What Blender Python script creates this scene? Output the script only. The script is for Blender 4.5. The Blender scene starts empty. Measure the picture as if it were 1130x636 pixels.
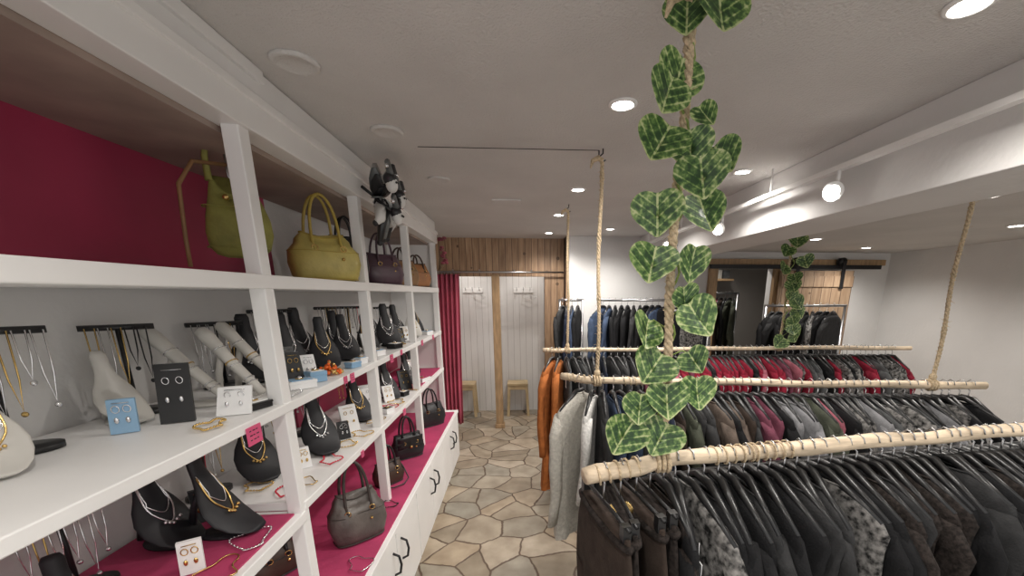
import bpy, math, random
from math import sin, cos, pi, radians
from mathutils import Vector, Matrix, Euler
R = random.Random(7)
sc = bpy.context.scene
try: sc.view_settings.view_transform = 'Standard'
except Exception: pass

# ------------------------------------------------------------ materials
def mat(name, col, rough=.5, metal=0, var=.0, scale=8, bump=0, bscale=60, emis=None, es=0, stretch=(1,1,1), sheen=0, col2=None):
    m = bpy.data.materials.new(name); m.use_nodes = True
    nt = m.node_tree; b = nt.nodes['Principled BSDF']
    b.inputs['Base Color'].default_value = (*col, 1)
    b.inputs['Roughness'].default_value = rough; b.inputs['Metallic'].default_value = metal
    if sheen: b.inputs['Sheen Weight'].default_value = sheen
    tc = nt.nodes.new('ShaderNodeTexCoord'); mp = nt.nodes.new('ShaderNodeMapping')
    mp.inputs['Scale'].default_value = stretch
    nt.links.new(tc.outputs['Object'], mp.inputs['Vector'])
    n = nt.nodes.new('ShaderNodeTexNoise'); n.inputs['Scale'].default_value = scale; n.inputs['Detail'].default_value = 4
    nt.links.new(mp.outputs[0], n.inputs['Vector'])
    r = nt.nodes.new('ShaderNodeValToRGB')
    c2 = col2 if col2 else tuple(min(1, c*(1+var)) for c in col)
    c1 = col if col2 else tuple(c*(1-var) for c in col)
    r.color_ramp.elements[0].position = .35; r.color_ramp.elements[1].position = .65
    r.color_ramp.elements[0].color = (*c1, 1); r.color_ramp.elements[1].color = (*c2, 1)
    nt.links.new(n.outputs['Fac'], r.inputs['Fac']); nt.links.new(r.outputs['Color'], b.inputs['Base Color'])
    if bump:
        n2 = nt.nodes.new('ShaderNodeTexNoise'); n2.inputs['Scale'].default_value = bscale; n2.inputs['Detail'].default_value = 3
        nt.links.new(mp.outputs[0], n2.inputs['Vector'])
        bp = nt.nodes.new('ShaderNodeBump'); bp.inputs['Strength'].default_value = bump; bp.inputs['Distance'].default_value = .01
        nt.links.new(n2.outputs['Fac'], bp.inputs['Height']); nt.links.new(bp.outputs[0], b.inputs['Normal'])
    if emis:
        b.inputs['Emission Color'].default_value = (*emis, 1); b.inputs['Emission Strength'].default_value = es
    return m

WHITE = mat('white_paint', (.86,.85,.84), .4, var=.03, scale=3)
WALLW = mat('white_wall', (.74,.73,.72), .8, var=.04, scale=2, bump=.15, bscale=40)
CEIL = mat('ceiling_plaster', (.63,.61,.595), .9, var=.04, scale=3, bump=.5, bscale=130)
PINK = mat('raspberry_panel', (.38,.03,.085), .5, var=.12, scale=3)
PINKT = mat('pink_felt', (.42,.04,.12), .75, var=.15, scale=6, bump=.1)
CURT = mat('pink_curtain', (.52,.10,.16), .8, var=.15, scale=4)
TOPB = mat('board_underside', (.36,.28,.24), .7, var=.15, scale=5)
STEEL = mat('steel', (.45,.45,.46), .3, 1)
DARKM = mat('dark_metal', (.03,.03,.032), .35, .6)
BLACK = mat('black_plastic', (.012,.012,.013), .35)
VELV = mat('black_velvet', (.010,.010,.013), .55, var=.2)
IVORY = mat('ivory_leatherette', (.60,.58,.54), .4, var=.05)
GOLD = mat('gold_chain', (.75,.52,.2), .25, 1)
SILV = mat('silver_chain', (.8,.8,.82), .2, 1)
ROPE = mat('jute_rope', (.60,.47,.31), .9, var=.25, scale=120, bump=.6, bscale=300)
LOG = mat('peeled_branch', (.62,.50,.36), .6, var=.28, scale=9, bump=.35, bscale=18, stretch=(.6,4,4))
LIT = mat('lamp_lens', (1,1,1), .3, emis=(1,.95,.88), es=22)
CARD = mat('white_card', (.85,.85,.85), .5)
TAG = mat('pink_tag', (.68,.10,.22), .5, var=.05)
ORB = mat('orange_beads', (.75,.13,.02), .2, var=.3, scale=30)
REDB = mat('red_beads', (.6,.02,.05), .2)
BLUE = mat('blue_card', (.25,.42,.6), .5)

def wood_planks(name, w, ca, cb, dark, groove=.06, axis=0):
    m = bpy.data.materials.new(name); m.use_nodes = True; nt = m.node_tree; N = nt.nodes.new; L = nt.links.new
    b = nt.nodes['Principled BSDF']; b.inputs['Roughness'].default_value = .5
    tc = N('ShaderNodeTexCoord'); sp = N('ShaderNodeSeparateXYZ'); L(tc.outputs['Object'], sp.inputs[0])
    dv = N('ShaderNodeMath'); dv.operation = 'DIVIDE'; dv.inputs[1].default_value = w; L(sp.outputs[axis], dv.inputs[0])
    fl = N('ShaderNodeMath'); fl.operation = 'FLOOR'; L(dv.outputs[0], fl.inputs[0])
    fr = N('ShaderNodeMath'); fr.operation = 'FRACT'; L(dv.outputs[0], fr.inputs[0])
    wn = N('ShaderNodeTexWhiteNoise'); wn.noise_dimensions = '1D'; L(fl.outputs[0], wn.inputs['W'])
    mp = N('ShaderNodeMapping'); mp.inputs['Scale'].default_value = (14,14,1.6); L(tc.outputs['Object'], mp.inputs[0])
    L(wn.outputs['Color'], mp.inputs['Location'])
    n = N('ShaderNodeTexNoise'); n.inputs['Scale'].default_value = 2.5; n.inputs['Detail'].default_value = 6; L(mp.outputs[0], n.inputs['Vector'])
    r = N('ShaderNodeValToRGB'); r.color_ramp.elements[0].position = .3; r.color_ramp.elements[1].position = .7
    r.color_ramp.elements[0].color = (*ca,1); r.color_ramp.elements[1].color = (*cb,1); L(n.outputs['Fac'], r.inputs['Fac'])
    mx = N('ShaderNodeMix'); mx.data_type = 'RGBA'; mx.blend_type = 'MULTIPLY'; mx.inputs[0].default_value = .55
    L(r.outputs['Color'], mx.inputs[6])
    r2 = N('ShaderNodeValToRGB'); r2.color_ramp.elements[0].color = (.45,.42,.4,1); r2.color_ramp.elements[1].color = (1,1,1,1); L(wn.outputs['Value'], r2.inputs['Fac']); L(r2.outputs['Color'], mx.inputs[7])
    lt = N('ShaderNodeMath'); lt.operation = 'LESS_THAN'; lt.inputs[1].default_value = groove; L(fr.outputs[0], lt.inputs[0])
    m2 = N('ShaderNodeMix'); m2.data_type = 'RGBA'; L(lt.outputs[0], m2.inputs[0]); L(mx.outputs[2], m2.inputs[6]); m2.inputs[7].default_value = (*dark,1)
    v = N('ShaderNodeTexVoronoi'); v.inputs['Scale'].default_value = 5.5; L(tc.outputs['Object'], v.inputs['Vector'])
    k = N('ShaderNodeMath'); k.operation = 'LESS_THAN'; k.inputs[1].default_value = .11; L(v.outputs['Distance'], k.inputs[0])
    m3 = N('ShaderNodeMix'); m3.data_type = 'RGBA'; L(k.outputs[0], m3.inputs[0]); L(m2.outputs[2], m3.inputs[6]); m3.inputs[7].default_value = (*[c*.45 for c in ca],1)
    L(m3.outputs[2], b.inputs['Base Color'])
    return m
PINE = wood_planks('pine_planks', .075, (.27,.16,.09), (.50,.33,.20), (.08,.045,.03), .08)
PINE2 = wood_planks('barn_door_planks', .12, (.32,.21,.13), (.50,.36,.24), (.10,.06,.04))
BEAMW = mat('pine_post', (.40,.26,.14), .5, var=.2, scale=6, stretch=(6,6,1))
STOOLW = mat('stool_wood', (.50,.38,.22), .5, var=.15, scale=6)
SLAT = wood_planks('white_slats', .085, (.72,.71,.70), (.78,.77,.76), (.45,.43,.42), .06)
for n_ in SLAT.node_tree.nodes:
    if n_.bl_idname == 'ShaderNodeMath' and n_.operation == 'LESS_THAN' and abs(n_.inputs[1].default_value-.11) < 1e-4: n_.inputs[1].default_value = -1
    if n_.bl_idname == 'ShaderNodeMix' and n_.blend_type == 'MULTIPLY': n_.inputs[0].default_value = .1

def stone():
    m = bpy.data.materials.new('flagstone'); m.use_nodes = True; nt = m.node_tree; N = nt.nodes.new; L = nt.links.new
    b = nt.nodes['Principled BSDF']; b.inputs['Roughness'].default_value = .45
    tc = N('ShaderNodeTexCoord')
    n0 = N('ShaderNodeTexNoise'); n0.inputs['Scale'].default_value = 1.6; n0.inputs['Detail'].default_value = 1; L(tc.outputs['Object'], n0.inputs['Vector'])
    n3 = N('ShaderNodeTexNoise'); n3.inputs['Scale'].default_value = 18; n3.inputs['Detail'].default_value = 2; L(tc.outputs['Object'], n3.inputs['Vector'])
    a0 = N('ShaderNodeMixRGB'); a0.blend_type = 'ADD'; a0.inputs[0].default_value = .22; L(tc.outputs['Object'], a0.inputs[1]); L(n0.outputs['Color'], a0.inputs[2])
    ad = N('ShaderNodeMixRGB'); ad.blend_type = 'ADD'; ad.inputs[0].default_value = .022; L(a0.outputs[0], ad.inputs[1]); L(n3.outputs['Color'], ad.inputs[2])
    v = N('ShaderNodeTexVoronoi'); v.feature = 'DISTANCE_TO_EDGE'; v.voronoi_dimensions = '2D'; v.inputs['Scale'].default_value = 4.1; L(ad.outputs[0], v.inputs['Vector'])
    v2 = N('ShaderNodeTexVoronoi'); v2.voronoi_dimensions = '2D'; v2.inputs['Scale'].default_value = 4.1; L(ad.outputs[0], v2.inputs['Vector'])
    sp = N('ShaderNodeSeparateXYZ'); L(v2.outputs['Color'], sp.inputs[0])
    r = N('ShaderNodeValToRGB'); e = r.color_ramp.elements
    e[0].color = (.32,.265,.195,1); e[1].color = (.53,.455,.36,1)
    for p_, c_ in ((.25,(.44,.375,.29,1)), (.5,(.35,.325,.27,1)), (.75,(.47,.38,.275,1))):
        x = e.new(p_); x.color = c_
    L(sp.outputs[0], r.inputs['Fac'])
    n1 = N('ShaderNodeTexNoise'); n1.inputs['Scale'].default_value = 7; n1.inputs['Detail'].default_value = 7; L(tc.outputs['Object'], n1.inputs['Vector'])
    r1 = N('ShaderNodeValToRGB'); r1.color_ramp.elements[0].position = .3; r1.color_ramp.elements[1].position = .7
    r1.color_ramp.elements[0].color = (.64,.61,.58,1); r1.color_ramp.elements[1].color = (1.0,1.0,1.0,1); L(n1.outputs['Fac'], r1.inputs['Fac'])
    mu = N('ShaderNodeMixRGB'); mu.blend_type = 'MULTIPLY'; mu.inputs[0].default_value = 1; L(r.outputs[0], mu.inputs[1]); L(r1.outputs[0], mu.inputs[2])
    rg = N('ShaderNodeValToRGB'); rg.color_ramp.elements[0].position = .018; rg.color_ramp.elements[1].position = .032; L(v.outputs['Distance'], rg.inputs['Fac'])
    mx = N('ShaderNodeMixRGB'); L(rg.outputs[0], mx.inputs[0]); mx.inputs[1].default_value = (.12,.08,.055,1); L(mu.outputs[0], mx.inputs[2])
    L(mx.outputs[0], b.inputs['Base Color'])
    bp = N('ShaderNodeBump'); bp.inputs['Strength'].default_value = .5; bp.inputs['Distance'].default_value = .01; L(rg.outputs[0], bp.inputs['Height']); L(bp.outputs[0], b.inputs['Normal'])
    return m
STONE = stone()

def leafmat():
    m = bpy.data.materials.new('variegated_leaf'); m.use_nodes = True; nt = m.node_tree; N = nt.nodes.new; L = nt.links.new
    b = nt.nodes['Principled BSDF']; b.inputs['Roughness'].default_value = .45
    uv = N('ShaderNodeUVMap'); uv.uv_map = 'UVMap'; sp = N('ShaderNodeSeparateXYZ'); L(uv.outputs[0], sp.inputs[0])
    def M(op, a, b2):
        x = N('ShaderNodeMath'); x.operation = op
        for i, q in ((0,a),(1,b2)):
            if isinstance(q, (int,float)): x.inputs[i].default_value = q
            else: L(q, x.inputs[i])
        return x.outputs[0]
    au = M('ABSOLUTE', sp.outputs[0], 0)
    t = M('SUBTRACT', sp.outputs[1], M('MULTIPLY', au, .8))
    tc = N('ShaderNodeTexCoord'); n = N('ShaderNodeTexNoise'); n.inputs['Scale'].default_value = 85; n.inputs['Detail'].default_value = 5; L(tc.outputs['Object'], n.inputs['Vector'])
    wv = M('SINE', M('MULTIPLY', t, 34), 0)
    a = M('MULTIPLY', M('POWER', M('MAXIMUM', wv, 0), 4), .26)
    att = N('ShaderNodeAttribute'); att.attribute_name = 'edge'
    f = M('ADD', M('ADD', a, M('MULTIPLY', M('POWER', att.outputs['Fac'], 3), .26)), M('MULTIPLY', M('SUBTRACT', n.outputs['Fac'], .42), 1.5))
    rib = M('LESS_THAN', au, .02)
    f = M('ADD', f, M('MULTIPLY', rib, .35))
    r = N('ShaderNodeValToRGB'); el = r.color_ramp.elements
    el[0].position = .05; el[0].color = (.016,.050,.012,1); el[1].position = .62; el[1].color = (.46,.50,.25,1)
    x = el.new(.26); x.color = (.06,.13,.03,1)
    x = el.new(.42); x.color = (.19,.29,.08,1)
    L(f, r.inputs['Fac']); L(r.outputs[0], b.inputs['Base Color'])
    return m
LEAF = leafmat()

# ------------------------------------------------------------ mesh builder
class MB:
    def __init__(s): s.v=[]; s.f=[]; s.m=[]; s.sm=[]; s.uv={}; s.e={}; s.mats=[]; s.M=Matrix.Identity(4)
    def mi(s, m):
        if m not in s.mats: s.mats.append(m)
        return s.mats.index(m)
    def add(s, vs, fs, m, smooth=True):
        o=len(s.v); k=s.mi(m)
        s.v += [s.M@Vector(v) for v in vs]
        for f in fs: s.f.append([o+i for i in f]); s.m.append(k); s.sm.append(smooth)
        return o
    def box(s, lo, hi, m):
        x0,y0,z0=lo; x1,y1,z1=hi
        s.add([(x0,y0,z0),(x1,y0,z0),(x1,y1,z0),(x0,y1,z0),(x0,y0,z1),(x1,y0,z1),(x1,y1,z1),(x0,y1,z1)],
              [(0,3,2,1),(4,5,6,7),(0,1,5,4),(1,2,6,5),(2,3,7,6),(3,0,4,7)], m, False)
    def loft(s, rings, m, cap=True, smooth=True):
        n=len(rings[0]); vs=[p for r in rings for p in r]; fs=[]
        for i in range(len(rings)-1):
            for j in range(n): fs.append((i*n+j, i*n+(j+1)%n, (i+1)*n+(j+1)%n, (i+1)*n+j))
        if cap: fs.append(tuple(range(n-1,-1,-1))); fs.append(tuple((len(rings)-1)*n+j for j in range(n)))
        s.add(vs, fs, m, smooth)
    def tube(s, path, r, m, n=8, closed=False):
        P=[Vector(p) for p in path]; k=len(P); rr=r if isinstance(r,(list,tuple)) else [r]*k
        up=None; rings=[]
        for i in range(k):
            t=(P[(i+1)%k]-P[i-1]) if closed else (P[min(i+1,k-1)]-P[max(i-1,0)])
            t=t.normalized() if t.length>1e-9 else Vector((0,0,1))
            if up is None:
                up=Vector((0,0,1)) if abs(t.z)<.9 else Vector((1,0,0))
            up=(up-t*up.dot(t)); up=up.normalized() if up.length>1e-6 else t.orthogonal().normalized()
            sd=t.cross(up)
            rings.append([P[i]+(up*cos(a)+sd*sin(a))*rr[i] for a in (2*pi*j/n for j in range(n))])
        if closed: rings.append(rings[0])
        s.loft(rings, m, not closed)
    def ball(s, c, r, m, n=8, sc_=(1,1,1)):
        c=Vector(c); rings=[]
        for i in range(n+1):
            a=pi*i/n; q=max(sin(a),.02)
            rings.append([c+Vector((r*q*cos(b)*sc_[0], r*q*sin(b)*sc_[1], -r*cos(a)*sc_[2])) for b in (2*pi*j/(n+2) for j in range(n+2))])
        s.loft(rings, m)
    def lathe(s, prof, m, n=20, c=(0,0,0)):
        s.loft([[(c[0]+r*cos(a), c[1]+r*sin(a), c[2]+z) for a in (2*pi*j/n for j in range(n))] for r,z in prof], m)
    def obj(s, name, bevel=0, parent=None):
        me=bpy.data.meshes.new(name); me.from_pydata([tuple(v) for v in s.v], [], s.f)
        for m in s.mats: me.materials.append(m)
        me.polygons.foreach_set('material_index', s.m); me.polygons.foreach_set('use_smooth', s.sm)
        if s.e:
            u=me.uv_layers.new(name='UVMap'); a=me.attributes.new('edge','FLOAT','POINT')
            for i,q in s.e.items(): a.data[i].value=q
            for l in me.loops:
                if l.vertex_index in s.uv: u.data[l.index].uv=s.uv[l.vertex_index]
        me.update()
        o=bpy.data.objects.new(name, me); bpy.context.collection.objects.link(o)
        if bevel:
            b=o.modifiers.new('bevel','BEVEL'); b.width=bevel; b.segments=2; b.limit_method='ANGLE'
        if parent: o.parent=parent
        return o
def T(x,y,z,rz=0,s=1,rx=0,ry=0):
    return Matrix.Translation((x,y,z))@Euler((rx,ry,rz)).to_matrix().to_4x4()@Matrix.Scale(s,4)
def empty(name, loc=(0,0,0)):
    o=bpy.data.objects.new(name,None); bpy.context.collection.objects.link(o); return o
def boxobj(name, lo, hi, m, bevel=0, parent=None):
    b=MB(); b.box(lo,hi,m); return b.obj(name,bevel,parent)

# ------------------------------------------------------------ room shell
CZ=2.26
boxobj('floor', (-1.3,-1.0,-.1), (4.5,6.9,0), STONE)
boxobj('ceiling', (-1.3,-1.0,CZ), (4.5,6.9,CZ+.1), CEIL)
boxobj('wall_left', (-1.26,-1.0,0), (-1.16,5.85,CZ), WALLW)
boxobj('wall_right', (4.4,-1.0,0), (4.5,6.0,CZ), WALLW)
b=MB(); b.box((.53,4.75,0),(2.28,4.85,CZ),WALLW); b.box((2.28,4.75,1.93),(2.96,4.85,CZ),WALLW); b.box((2.96,4.75,0),(4.4,4.85,CZ),WALLW)
b.obj('wall_back')
boxobj('wall_alcove_back', (-1.16,5.75,0), (.75,5.85,CZ), SLAT)
boxobj('wall_alcove_side', (.62,4.86,0), (.72,5.75,CZ), SLAT)
b=MB(); b.box((-1.16,4.97,1.84),(.53,5.03,CZ),PINE); b.box((.30,4.97,0),(.53,5.03,1.84),PINE); b.box((.53,4.74,0),(.56,5.03,CZ),PINE)
b.obj('wall_header_pine')
b=MB(); b.box((-.315,4.94,0),(-.225,5.03,1.86),BEAMW); b.box((-.33,4.92,0),(-.21,5.05,.05),BEAMW); b.obj('trim_post',.006)
b=MB()
for x in (-1.02,-.75,-.45,-.05,.15): b.ball((x,4.955,1.905),.011,STEEL,5)
b.obj('trim_header_screws')
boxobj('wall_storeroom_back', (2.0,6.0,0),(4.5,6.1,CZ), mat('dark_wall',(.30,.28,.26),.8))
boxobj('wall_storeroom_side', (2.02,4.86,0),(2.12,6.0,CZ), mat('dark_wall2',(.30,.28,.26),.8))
b=MB(); b.box((2.18,4.70,0),(2.28,4.76,1.93),BEAMW); b.box((2.96,4.70,0),(3.02,4.76,1.93),BEAMW); b.obj('trim_doorway',.004)
b=MB(); b.box((1.37,-1.0,1.98),(1.72,4.75,CZ),WALLW); b.obj('trim_bulkhead',.004)
boxobj('ceiling_dropped', (1.72,-1.0,2.11),(4.4,4.75,CZ-.001), CEIL)

bd=empty('sliding_barn_door')
b=MB(); b.box((2.98,4.60,.05),(3.85,4.645,1.90),PINE2)
for z in (.18,1.72): b.box((2.98,4.585,z),(3.85,4.60,z+.12),PINE2)
b.obj('door_leaf',.003,bd)
b=MB(); b.box((2.15,4.63,1.92),(4.2,4.66,1.965),DARKM)
for x in (3.15,3.7):
    b.tube([(x,4.66,2.0),(x,4.60,2.0)],.045,DARKM,16); b.box((x-.02,4.575,1.7),(x+.02,4.584,2.0),DARKM)
for x in (2.3,3.0,3.9): b.box((x-.02,4.655,1.93),(x+.02,4.75,1.955),DARKM)
b.obj('rail',0,bd)
boxobj('trim_lintel', (2.13,4.69,1.965),(4.3,4.75,2.03), BEAMW, .004)

# ------------------------------------------------------------ shelving unit
XF=-.73; XB=-1.15
UPY=[.40,1.30,2.115,2.96,3.87]
sh=empty('shelving_unit')
b=MB()
for y in UPY: b.box((XF-.045,y-.022,.53),(XF,y+.024,2.09),WHITE)
b.obj('uprights',.003,sh)
b=MB(); b.box((XF-.06,-.3,2.075),(XF+.012,3.93,2.165),WHITE); b.box((XF-.06,-.3,2.165),(XF,3.93,CZ-.002),WHITE); b.box((XF-.02,-.3,2.15),(XF+.022,3.93,2.175),WHITE)
b.box((XF-.02,-.3,2.225),(XF+.012,1.42,CZ-.001),WHITE)
b.obj('fascia',.003,sh)
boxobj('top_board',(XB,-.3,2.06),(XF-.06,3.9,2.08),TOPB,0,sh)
b=MB(); b.box((XB,-.3,1.655),(XF+.004,3.9,1.695),WHITE); b.box((XB,-.3,1.28),(XF+.004,3.9,1.31),WHITE)
b.box((XB,1.30,.935),(XF+.004,3.9,.965),WHITE); b.box((XB,-.3,.90),(XF+.004,1.30,.935),WHITE)
b.obj('shelves',.003,sh)
b=MB(); b.box((XB+.01,-.3,.935),(XF-.02,1.27,.941),PINKT); b.box((XB+.01,1.30,.53),(-.645,3.85,.536),PINKT)
b.box((XB+.01,2.96,.965),(XF-.02,3.85,.969),PINKT)
b.obj('felt_liners',0,sh)
b=MB(); b.box((XB-.008,-.3,1.695),(XB+.004,2.105,2.06),PINK); b.box((XB-.008,2.105,.97),(XB+.004,3.9,1.28),PINK)
b.box((XB-.008,-.3,.53),(XB+.004,3.9,.9),PINK)
b.obj('back_panels',0,sh)
boxobj('end_panel',(XB,3.88,.53),(XF,3.90,2.09),WHITE,.002,sh)
b=MB(); b.box((XB,-.3,.06),(-.645,3.93,.505),WHITE); b.box((XB,-.3,0),(-.68,3.91,.06),WHITE); b.box((XB,-.3,.505),(-.62,3.94,.53),WHITE)
y=-.25
hand=[]
i=0
while y<3.85:
    b.box((-.647,y+.004,.07),(-.627,y+.41,.495),WHITE)
    hand.append((y+.35 if i%2==0 else y+.065)); y+=.418; i+=1
b.obj('cabinet_base',.003,sh)
b=MB()
for y in hand:
    b.tube([(-.628,y,.31),(-.600,y,.325),(-.592,y,.37),(-.600,y,.415),(-.628,y,.43)],.006,DARKM,8)
b.obj('cabinet_handles',0,sh)

# ------------------------------------------------------------ handbags
def sel(t,e): 
    c,s_=cos(t),sin(t); return (abs(c)**e*(1 if c>=0 else -1), abs(s_)**e*(1 if s_>=0 else -1))
def handbag(name, loc, rz, w, h, d, m, mh, hh=.15, top=.75, sl=.1, strap=False, studs=False, flap=False, hw=.22, bulge=1.12, gather=0):
    b=MB(); b.M=T(*loc,rz)
    prof=[(0,.86,.8),(.02,.93,.95),(.12,1,1.05),(.35,bulge,1.1),(.6,1.02*bulge**.5,.9),(.75,(1+top)/2+.03,.72),(.85,(1+top)/2,.55),(.97,top,.34),(1,top*.98,.28)]
    ph=R.random()*6; rings=[]; NN=64 if gather else 32
    def P_(t,fw,fd,j,k=1,n=32):
        x,y=sel(2*pi*j/n,.55)
        wr=1+sl*.5*sin(5*y+ph+t*3)*sin(t*pi)+gather*sin(22*y+3*sin(t*5))*max(0,t-.15)
        return (x*d/2*fd*wr*k, y*w/2*fw*k, t*h-(sl*h*.35*(1-y*y) if t>.8 else 0))
    for (t,fw,fd) in prof: rings.append([P_(t,fw,fd,j,1,NN) for j in range(NN)])
    b.loft(rings,m)
    b.tube([P_(.03,.94,.97,j,1.02) for j in range(32)],.003,mh,6,True); b.tube([P_(.98,top,.34,j) for j in range(32)],.004,mh,6,True)
    b.tube([P_(.60,1.02*bulge**.5,.9,j,1.005) for j in range(32)],.0018,mh,5,True)
    for sx in (-1,1):
        x0=sx*d*.26
        a=[]
        for k in range(17):
            u=k/16*pi; a.append((x0*(1-.6*sin(u))+sx*.006, -cos(u)*w*hw, h*.80+ (hh+h*.2)*sin(u)**.8))
        a=[(sx*d*.46,-w*hw,h*.62)]+a+[(sx*d*.46,w*hw,h*.62)]
        b.tube(a,.0065 if w>.15 else .005,mh,8)
        for sy in (-1,1): b.tube([(sx*d*.47+.004*sx*cos(q),sy*w*hw+.011*cos(q),h*.66+.011*sin(q)) for q in (2*pi*i/10 for i in range(10))],.0022,GOLD,5,True)
    if flap:
        b.loft([[(d*.56-.002*i, yy*w/2*.9, h*(.93-.48*i/6)) for yy in (-1,-.5,0,.5,1)]+[(d*.50, yy*w/2*.9, h*(.93-.48*i/6)) for yy in (1,.5,0,-.5,-1)] for i in range(7)],m)
        b.ball((d*.58,0,h*.5),.011,GOLD,6)
    if studs:
        for k in range(7):
            for t in (.15,.45,.7): b.ball((d*.53*(1 if t<.5 else .86),(k-3)*w*.12,h*t),.006,SILV,5)
    if strap:
        b.tube([(d*.1,-w*.42,h*.85),(d*.5,-w*.5,h*.5),(d*.8,-w*.55,.02),(d*1.2,-w*.2,.008),(d*1.25,w*.2,.008),(d*.9,w*.5,.02),(d*.4,w*.48,h*.6),(d*.1,w*.42,h*.86)],.004,mh,6)
    b.ball((d*.5,w*.2,h*.45),.007,GOLD,5)
    return b.obj(name)
OLIVE=mat('olive_suede',(.26,.25,.06),.7,var=.2,scale=14,bump=.3); YEL=mat('mustard_leather',(.50,.41,.12),.45,var=.15,scale=10,bump=.2)
YELD=mat('mustard_dark',(.42,.31,.06),.5); BLK=mat('black_leather',(.018,.018,.02),.35,var=.3,bump=.2); PUR=mat('plum_leather',(.07,.035,.05),.4,var=.2)
TAN=mat('tan_leather',(.26,.14,.06),.45,var=.15); ORL=mat('orange_leather',(.38,.17,.07),.5,var=.15); GRY=mat('taupe_leather',(.115,.10,.09),.45,var=.25,scale=12,bump=.35,bscale=40)
GRYD=mat('dark_taupe',(.05,.04,.035),.5); BRN=mat('brown_leather',(.06,.035,.025),.45,var=.2)
SA=1.697; SB=1.312; SC=.967; SD=.538
b=MB(); b.M=T(-.90,1.48,1.755,radians(-52))
w_,h_,d_=.165,.24,.08
prof=[(0,.45,.5),(.03,.75,.8),(.12,.98,1.1),(.3,1.08,1.2),(.5,1.02,1.0),(.7,.86,.75),(.86,.72,.5),(.97,.60,.32),(1,.58,.25)]
b.loft([[(sel(2*pi*j/32,.7)[0]*d_/2*fd*(1+.10*sin(4*sel(2*pi*j/32,.7)[1]+t*6)), sel(2*pi*j/32,.7)[1]*w_/2*fw+.01*sin(t*3), t*h_-(.05*(1-sel(2*pi*j/32,.7)[1]**2) if t>.8 else 0)) for j in range(32)] for t,fw,fd in prof],OLIVE)
for k in (-1,1):
    b.tube([(k*.008,-w_*.30,h_*.93),(k*.006,-w_*.30,h_+.05),(0,-w_*.18,h_+.15),(0,0,h_+.19)],[.009,.008,.007,.006],OLIVE,8)
    b.tube([(k*.008,w_*.30,h_*.93),(k*.006,w_*.28,h_+.05),(0,w_*.16,h_+.15),(0,0,h_+.19)],[.009,.008,.007,.006],OLIVE,8)
for t,fw,fd in ((.12,.98,1.1),(.62,.93,.88)): b.tube([(sel(2*pi*j/32,.7)[0]*d_/2*fd*1.03, sel(2*pi*j/32,.7)[1]*w_/2*fw*1.02, t*h_) for j in range(32)],.0022,OLIVE,5,True)
b.tube([(.048,.02,h_*.55),(.055,.022,h_*.4),(.055,.02,h_*.2)],[.004,.007,.009],OLIVE,6)
b.ball((.046,-.02,h_*.72),.009,GOLD,6)
b.M=Matrix.Identity(4)
b.tube([(-.90,1.48,2.059),(-.90,1.48,2.00),(-.895,1.49,1.975),(-.885,1.50,1.985)],.003,STEEL,6)
b.tube([(-.90,1.48,2.03),(-.95,1.41,2.02),(-.975,1.375,1.95),(-.975,1.36,1.80),(-.97,1.35,1.72)],.006,TAN,8)
b.obj('handbag')
handbag('handbag',(-.845,1.95,SA),radians(-45),.26,.20,.14,YEL,YELD,.15,.66,.3,hw=.22,bulge=1.08)
handbag('handbag',(-.90,2.35,SA),radians(-50),.18,.24,.10,BLK,BLK,.09,.85,.1,studs=True)
handbag('handbag',(-.86,2.78,SA),radians(-35),.25,.19,.12,PUR,PUR,.12,.85,.1)
handbag('handbag',(-.86,3.22,SA),radians(-35),.24,.19,.12,TAN,BRN,.08,.85,.1)
handbag('handbag',(-.84,3.58,SA),radians(-35),.22,.19,.12,ORL,BRN,.06,.85,.1)
handbag('handbag',(-.765,1.76,SD),radians(-50),.22,.24,.12,GRY,GRYD,.14,.70,.35,hw=.24,gather=.10)
handbag('handbag',(-.79,2.74,SD),radians(-50),.20,.17,.09,BLK,BLK,.12,.9,.05,flap=True)
handbag('handbag',(-.80,2.33,SD),radians(-40),.17,.14,.08,BRN,BLK,.10,.9,.1,strap=True)
handbag('handbag',(-.78,3.45,SD),radians(-45),.24,.20,.10,BLK,BLK,.12,.85,.1)
handbag('handbag',(-1.0,1.52,SD),radians(-35),.16,.13,.08,BRN,BLK,.06,.85,.1)

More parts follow.
